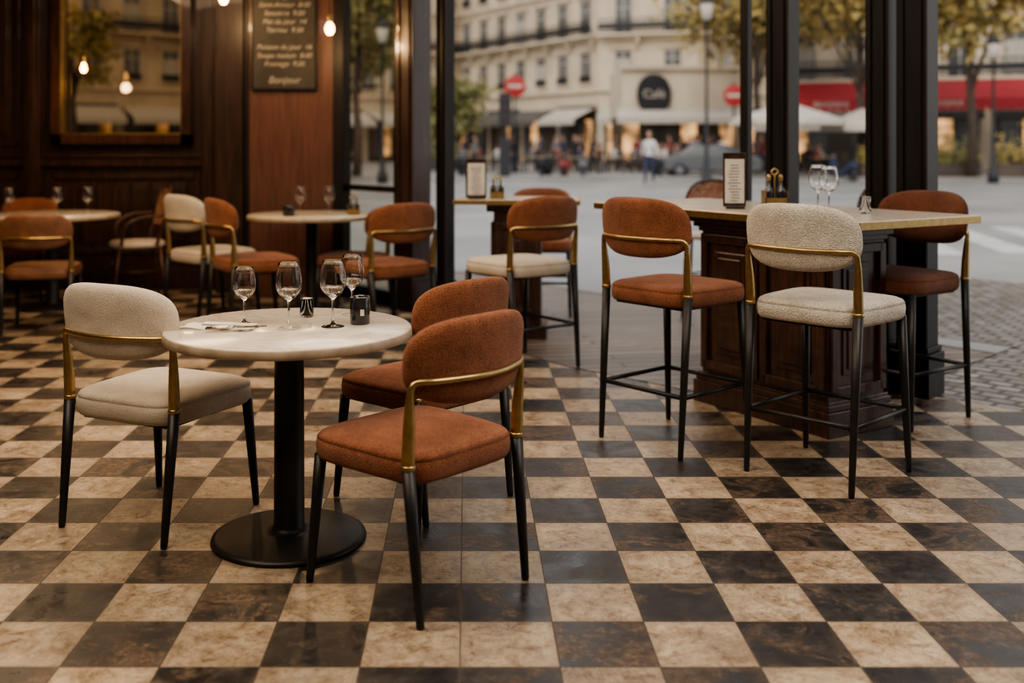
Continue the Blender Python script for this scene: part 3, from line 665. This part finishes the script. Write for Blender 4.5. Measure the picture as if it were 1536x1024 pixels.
def lamp(name,x,y,h):
    e=empty(name,(x,y,-.1)); mb=MB(); mb.lathe([(0,0),(.2,0),(.2,.3),(.12,.5),(.09,1.0),(.07,1.1),(.05,h*.6),(.045,h),(.1,h+.05),(.1,h+.1),(0,h+.1)],seg=14)
    mb.lathe([(.14,h+.7),(.3,h+.7),(.2,h+.85),(.05,h+1.0),(0,h+1.15)],seg=8); mb.obj('post',['rail'],e)
    mb=MB(); mb.lathe([(0,h+.1),(.14,h+.12),(.25,h+.68),(0,h+.7)],seg=8); mb.obj('lantern',['awnw'],e)
lamp('street_lamp',8.2,36,5.6); lamp('street_lamp',-3.2,40,5.2); lamp('street_lamp',20,40,4.6)
def roundsign(x,y,z,r):
    e=empty('no_entry_sign',(x,y,-.1)); mb=MB(); mb.tube([(0,0,0),(0,0,z+r+.2)],.05,0,8); mb.obj('pole',['rail'],e)
    mb=MB(); rings(mb,r,r,2,[(0,.95,-.08),(0,1,-.07),(0,1,-.05)],lambda a,b,t:(a,t,b+z+.1),0,32); mb.box((0,-.09,z+.1),(r*1.3,.02,r*.3),1); mb.obj('disc',['signr','awnw'],e)
roundsign(2.2,48,4.0,.5); roundsign(12.3,48.5,3.6,.5)
e=empty('traffic_signal',(1.6,44,-.1)); mb=MB(); mb.tube([(0,0,0),(0,0,3.2)],.07,0,10); mb.box((0,0,2.9),(.5,.4,1.4)); mb.box((0,0,.9),(.45,.4,1.6)); mb.obj('housing',['rail'],e,bevel=.03)
mb=MB(); 
for k,z in enumerate((3.27,2.9,2.53)): mb.lathe([(0,0),(.11,0),(.11,.02)],(0,-.22,z),0,12)
mb.obj('lenses',['signr'],e)
def parasol(x,y,w,zt,mat):
    e=empty('cafe_parasol',(x,y,0)); mb=MB(); n=8; vs=[(0,0,zt)]
    for zz,rr in ((zt-.75,w/2),(zt-1.0,w/2)):
        for i in range(n*2):
            a=math.pi*i/n; k=1 if i%2==0 else .93; vs.append((rr*k*math.cos(a),rr*k*math.sin(a),zz))
    m=n*2; fs=[(0,1+i,1+(i+1)%m) for i in range(m)]+[(1+i,1+m+i,1+m+(i+1)%m,1+(i+1)%m) for i in range(m)]
    mb.add(vs,fs,0); mb.tube([(0,0,.02),(0,0,zt)],.04,1,8); mb.box((0,0,.06),(.7,.7,.1),1); mb.obj('canopy_and_pole',[mat,'rail'],e)
parasol(13.4,44,4.8,3.15,'awnw'); parasol(16.9,45,3.6,2.9,'awnw'); parasol(15.4,50,3.6,3.0,'awnw')
def hedge(x,y,L,rz,mat,seed,hs=.33):
    rd=random.Random(seed); e=empty('hedge_planter',(x,y,.02),rz); mb=MB(); mb.box((0,0,.25),(L,.6,.5)); mb.box((0,0,.5),(L+.06,.66,.06)); mb.obj('box',['shop'],e); mb=MB()
    for i in range(int(L*260)):
        p=Vector((rd.uniform(-L/2,L/2),rd.uniform(-.35,.35),.55+abs(rd.gauss(0,hs)))); a=Vector((rd.gauss(0,1),rd.gauss(0,1),rd.gauss(0,1))).normalized(); b=a.orthogonal().normalized(); s_=.11
        mb.add([p-a*s_,p+b*s_*.5,p+a*s_,p-b*s_*.5],[(0,1,2,3)],0)
    mb.obj('shrubs',[mat],e)
hedge(19.8,44.0,3,R(-12),'gleaf',1,.45); hedge(23.2,43.4,2.6,R(-12),'yleaf',2,.45); hedge(-1.5,54,4,R(6),'gleaf',5); hedge(17.2,44,1.6,0,'yleaf',6,.4)
# parked cars and scooters along the far kerb
def car(x,y,rz,mat):
    e=empty('parked_car',(x,y,-.1),rz); prof=[(-2.1,.35),(-2.15,.7),(-2.0,.92),(-1.25,1.0),(-.6,1.42),(.8,1.45),(1.5,1.05),(2.05,.95),(2.15,.6),(2.1,.35)]
    mb=MB(); n=len(prof); vs=[]
    for yy in (-.85,-.78,.78,.85):
        for px,pz in prof: vs.append((px,yy if pz<1.1 else yy*.82,pz))
    fs=[]
    for j in range(3):
        for i in range(n): i2=(i+1)%n; fs.append((j*n+i,j*n+i2,(j+1)*n+i2,(j+1)*n+i))
    fs.append(tuple(range(n-1,-1,-1))); fs.append(tuple(3*n+i for i in range(n))); mb.add(vs,fs,0)
    mb.obj('body',[mat],e,bevel=.05); mb=MB()
    for s_ in (-1,1):
        mb.add([(-1.05,s_*.862,1.04),(-.55,s_*.725,1.36),(.02,s_*.725,1.38),(.02,s_*.862,1.04)],[(0,1,2,3)],0)
        mb.add([(.08,s_*.862,1.04),(.08,s_*.725,1.38),(.72,s_*.725,1.38),(1.3,s_*.862,1.06)],[(0,1,2,3)],0)
        for xx in (-1.3,1.3):
            mb.tube([(xx,s_*.66,.33),(xx,s_*.87,.33)],.33,1,18); mb.tube([(xx,s_*.86,.33),(xx,s_*.88,.33)],.18,2,12)
        mb.box((2.12,s_*.6,.72),(.06,.3,.14),2)
    mb.obj('windows_and_wheels',['wglass','rail','greycl'],e)
car(10.4,45.4,R(-4),'carg'); car(-7.5,43,R(5),'navy')
def scooter(x,y,rz,mat):
    e=empty('motor_scooter',(x,y,-.1),rz); mb=MB()
    for xx in (-.6,.6):
        mb.tube([(xx+.2*math.cos(a*math.pi/8),0,.26+.2*math.sin(a*math.pi/8)) for a in range(16)],.06,1,8,True)
        mb.tube([(xx,-.03,.26),(xx,.03,.26)],.09,1,10)
    mb.tube([(.6,0,.26),(.5,0,.6),(.40,0,1.0)],[.03,.04,.03],1,8)
    mb.tube([(.38,-.32,1.04),(.42,0,1.0),(.38,.32,1.04)],.02,1,8)
    mb.tube(spline([(.50,0,.9),(.42,0,.6),(.30,0,.32),(0,0,.28),(-.2,0,.4),(-.45,0,.6),(-.8,0,.62)],4),[.05]*5+[.1]*4+[.12]*6+[.15]*6+[.16]*3+[.06],0,10)
    mb.box((.47,0,.62),(.05,.38,.5),0); mb.box((-.4,0,.79),(.62,.26,.10),1); mb.tube([(.46,0,.98),(.52,0,.98)],.07,2,10)
    mb.obj('body_and_wheels',[mat,'rail','awnw'],e)
for i,(x,m) in enumerate(((3.4,'dkcl'),(4.2,'redcl'),(5.0,'greycl'),(8.2,'dkcl'),(-.2,'dkcl'),(-1.0,'greycl'),(14.9,'navy'))): scooter(x,45.3 if x<14 else 41.8,R(70+i*7),m)

# people
def person_mesh(pose,shirt,legs):
    key=('p',pose,shirt,legs)
    if key in cache: return cache[key]
    if pose=='walk': H=.93; J=dict(kl=(.10,.16,.50),al=(.09,.22,.09),kr=(-.10,.03,.50),ar=(-.09,-.28,.14),el=(.25,-.10,1.14),wl=(.25,.02,.93),er=(-.25,.10,1.14),wr=(-.24,.24,.98))
    elif pose=='stand': H=.95; J=dict(kl=(.11,.03,.50),al=(.12,0,.08),kr=(-.11,.02,.50),ar=(-.12,0,.08),el=(.26,-.02,1.14),wl=(.22,.14,.98),er=(-.25,-.02,1.14),wr=(-.24,.05,.90))
    else: H=.52; J=dict(kl=(.13,.42,.50),al=(.13,.40,.08),kr=(-.13,.42,.50),ar=(-.13,.34,.08),el=(.24,.08,.76),wl=(.14,.30,.76),er=(-.24,.08,.76),wr=(-.14,.30,.78))
    V=[(0,0,H),(0,.0,H+.2),(0,0,H+.38),(0,0,H+.52),(0,.01,H+.60),
       (.17,0,H+.46),J['el'],J['wl'],(-.17,0,H+.46),J['er'],J['wr'],
       (.09,0,H-.05),J['kl'],J['al'],(J['al'][0],J['al'][1]+.17,max(.04,J['al'][2]-.05)),(-.09,0,H-.05),J['kr'],J['ar'],(J['ar'][0],J['ar'][1]+.17,max(.04,J['ar'][2]-.05))]
    E=[(0,1),(1,2),(2,3),(3,4),(2,5),(5,6),(6,7),(2,8),(8,9),(9,10),(0,11),(11,12),(12,13),(13,14),(0,15),(15,16),(16,17),(17,18)]
    rad=[.14,.125,.145,.06,.055,.07,.048,.032,.07,.048,.032,.09,.062,.042,.035,.09,.062,.042,.035]
    me=bpy.data.meshes.new('t'); me.from_pydata(V,E,[]); o=bpy.data.objects.new('t',me); COL.objects.link(o)
    sk=o.modifiers.new('s','SKIN'); ss=o.modifiers.new('b','SUBSURF'); ss.levels=1
    for i,r in enumerate(rad): d=me.skin_vertices[0].data[i]; d.radius=(r,r*.75 if i<3 else r); d.use_root=(i==0)
    bpy.context.view_layer.update(); dg=bpy.context.evaluated_depsgraph_get()
    nm=bpy.data.meshes.new_from_object(o.evaluated_get(dg)); bpy.data.objects.remove(o)
    nm.materials.clear()
    for k in (shirt,legs,'skin','dkcl'): nm.materials.append(M[k])
    wl,wr=Vector(J['wl']),Vector(J['wr'])
    for p in nm.polygons:
        c=p.center; p.use_smooth=True
        if min((c-wl).length,(c-wr).length)<.09 or c.z>H+.54: p.material_index=2
        elif c.z<.11 : p.material_index=3
        elif c.z<H+.02 and not(pose!='sit' and abs(c.x)>.19) and not (pose=='sit' and c.z>.62): p.material_index=1
        else: p.material_index=0
    mb=MB(); hz=H+.72
    def ell(c,r,mi,seg=14):
        vs=[];fs=[];n=9
        pr_=[(max(.0001,math.sin(math.pi*j/(n-1))),-math.cos(math.pi*j/(n-1))) for j in range(n)]
        for a,b in pr_:
            for i in range(seg): t=2*math.pi*i/seg; vs.append((c[0]+r[0]*a*math.cos(t),c[1]+r[1]*a*math.sin(t),c[2]+r[2]*b))
        for j in range(n-1):
            for i in range(seg): k=(i+1)%seg; fs.append((j*seg+i,j*seg+k,(j+1)*seg+k,(j+1)*seg+i))
        mb.add(vs,fs,mi,True)
    ell((0,.015,hz),(.075,.093,.12),0); ell((0,-.012,hz+.032),(.084,.097,.108),1)
    ell((0,.112,hz-.012),(.012,.018,.022),0,8); ell((0,.10,hz-.055),(.026,.008,.008),2,8)
    for s_ in (-1,1): ell((s_*.03,.098,hz+.012),(.012,.008,.008),3,8); ell((s_*.078,.01,hz-.01),(.012,.02,.03),0,8)
    for w_,sx in ((wl,1),(wr,-1)):
        ell((w_.x,w_.y+.02,w_.z-.05),(.022,.034,.048),0,8)
        for k in range(4): 
            bx=w_.y-.008+k*.019; mb.tube([(w_.x,bx,w_.z-.085),(w_.x-sx*.004,bx+.004,w_.z-.125),(w_.x-sx*.016,bx+.006,w_.z-.15+.006*abs(k-1.5))],[.009,.008,.006],0,6)
        mb.tube([(w_.x-sx*.008,w_.y+.045,w_.z-.04),(w_.x-sx*.018,w_.y+.07,w_.z-.08)],[.010,.008],0,6)
    hm=mb.mesh('head_and_hands',['skin','hair','signr','dkcl']); cache[key]=(nm,hm); return cache[key]
def person(name,x,y,rz,pose,shirt,legs,parent=None,s=1):
    nm,hm=person_mesh(pose,shirt,legs); 
    e=place(name,None,parent,(x,y,.02),rz); e.scale=(s,s,s)
    if y<45: e.location.z=-.11
    place('body',nm,e); place('head_and_hands',hm,e)
person('pedestrian',6.85,39.5,R(160),'walk','white','navy',s=1.12)
person('pedestrian',5.6,47,R(-80),'walk','dkcl','dkcl')
person('pedestrian',13.2,47,R(60),'walk','redcl','navy')
person('pedestrian',0.4,47.5,R(90),'walk','greycl','dkcl')
person('pedestrian',-5.5,47.5,R(-90),'walk','dkcl','navy')
person('pedestrian',3.6,52,R(120),'stand','navy','dkcl')
crowd=empty('cafe_terrace_crowd',(0,0,0)); rd=random.Random(3)
sh=['white','navy','redcl','greycl','dkcl','greycl','dkcl']
for i in range(66):
    x=rd.uniform(-1,17.5); y=rd.uniform(50,57)
    pose='sit' if rd.random()<.6 else 'stand'
    person('diner',x,y,rd.uniform(0,6.28),pose,rd.choice(sh),rd.choice(['navy','dkcl']),crowd)
tm=MB()
for i in range(30):
    x=-.8+i*.64; y=49.3+(i%3)*1.1
    tm.lathe([(0,.70),(.4,.70),(.4,.74),(0,.74)],(x,y,.02),0,12); tm.lathe([(.25,0),(.25,.03),(.03,.05),(.03,.7)],(x,y,.02),0,8)
    for s_ in (-1,1): tm.box((x+s_*.6,y,.48),(.42,.42,.06),1); tm.box((x+s_*.8,y,.75),(.05,.42,.45),1)
    for s_ in (-1,1):
        for a in (-.17,.17):
            for b in (-.17,.17): tm.box((x+s_*.6+a,y+b,.24),(.04,.04,.45),1)
tm.obj('terrace_tables_and_chairs',['edge','shop'])

# ------------------------------------------------------------------ lights
w=bpy.data.worlds.new('World'); scene.world=w; w.use_nodes=True; nt=w.node_tree; bg=nt.nodes['Background']
tc=nt.nodes.new('ShaderNodeTexCoord'); sp=nt.nodes.new('ShaderNodeSeparateXYZ'); nt.links.new(tc.outputs['Generated'],sp.inputs[0])
cr=nt.nodes.new('ShaderNodeValToRGB'); cr.color_ramp.elements[0].position=.0; cr.color_ramp.elements[0].color=(.92,.87,.80,1); cr.color_ramp.elements[1].position=.7; cr.color_ramp.elements[1].color=(.76,.79,.84,1)
nt.links.new(sp.outputs[2],cr.inputs[0]); nt.links.new(cr.outputs[0],bg.inputs[0]); bg.inputs[1].default_value=1.65
def light(name,t,loc,rot,en,col,**k):
    l=bpy.data.lights.new(name,t); l.energy=en; l.color=col
    for a,b in k.items(): setattr(l,a,b)
    o=bpy.data.objects.new(name,l); COL.objects.link(o); o.location=loc; o.rotation_euler=rot; return o
light('sun','SUN',(0,0,20),(R(52),0,R(-25)),1.2,(1,.88,.72),angle=R(16))
light('ceiling_fill','AREA',(-1.6,2.6,3.25),(0,0,0),104,(1,.82,.63),size=2.2)  # unseen area lights added under the ceiling to light the closed room
light('ceiling_fill','AREA',(1.8,2.4,3.25),(0,0,0),90,(1,.89,.77),size=2.2)
light('ceiling_fill','AREA',(-3.0,6.6,3.25),(0,0,0),85,(1,.70,.43),size=1.6)
light('ceiling_fill','AREA',(-.2,5.6,3.25),(0,0,0),46,(1,.83,.64),size=1.6)

cam=bpy.data.cameras.new('camera'); co=bpy.data.objects.new('camera',cam); COL.objects.link(co)
co.location=(0,0,1.4); co.rotation_euler=(R(90),0,0); cam.sensor_width=36; cam.lens=36*1580/1536
cam.shift_y=-297/1536; cam.shift_x=68/1536; cam.clip_end=400
cam.dof.use_dof=True; cam.dof.focus_distance=3.9; cam.dof.aperture_fstop=1.4
scene.camera=co
try:
    scene.view_settings.look='AgX - Medium High Contrast'
except Exception as ex: print(ex)
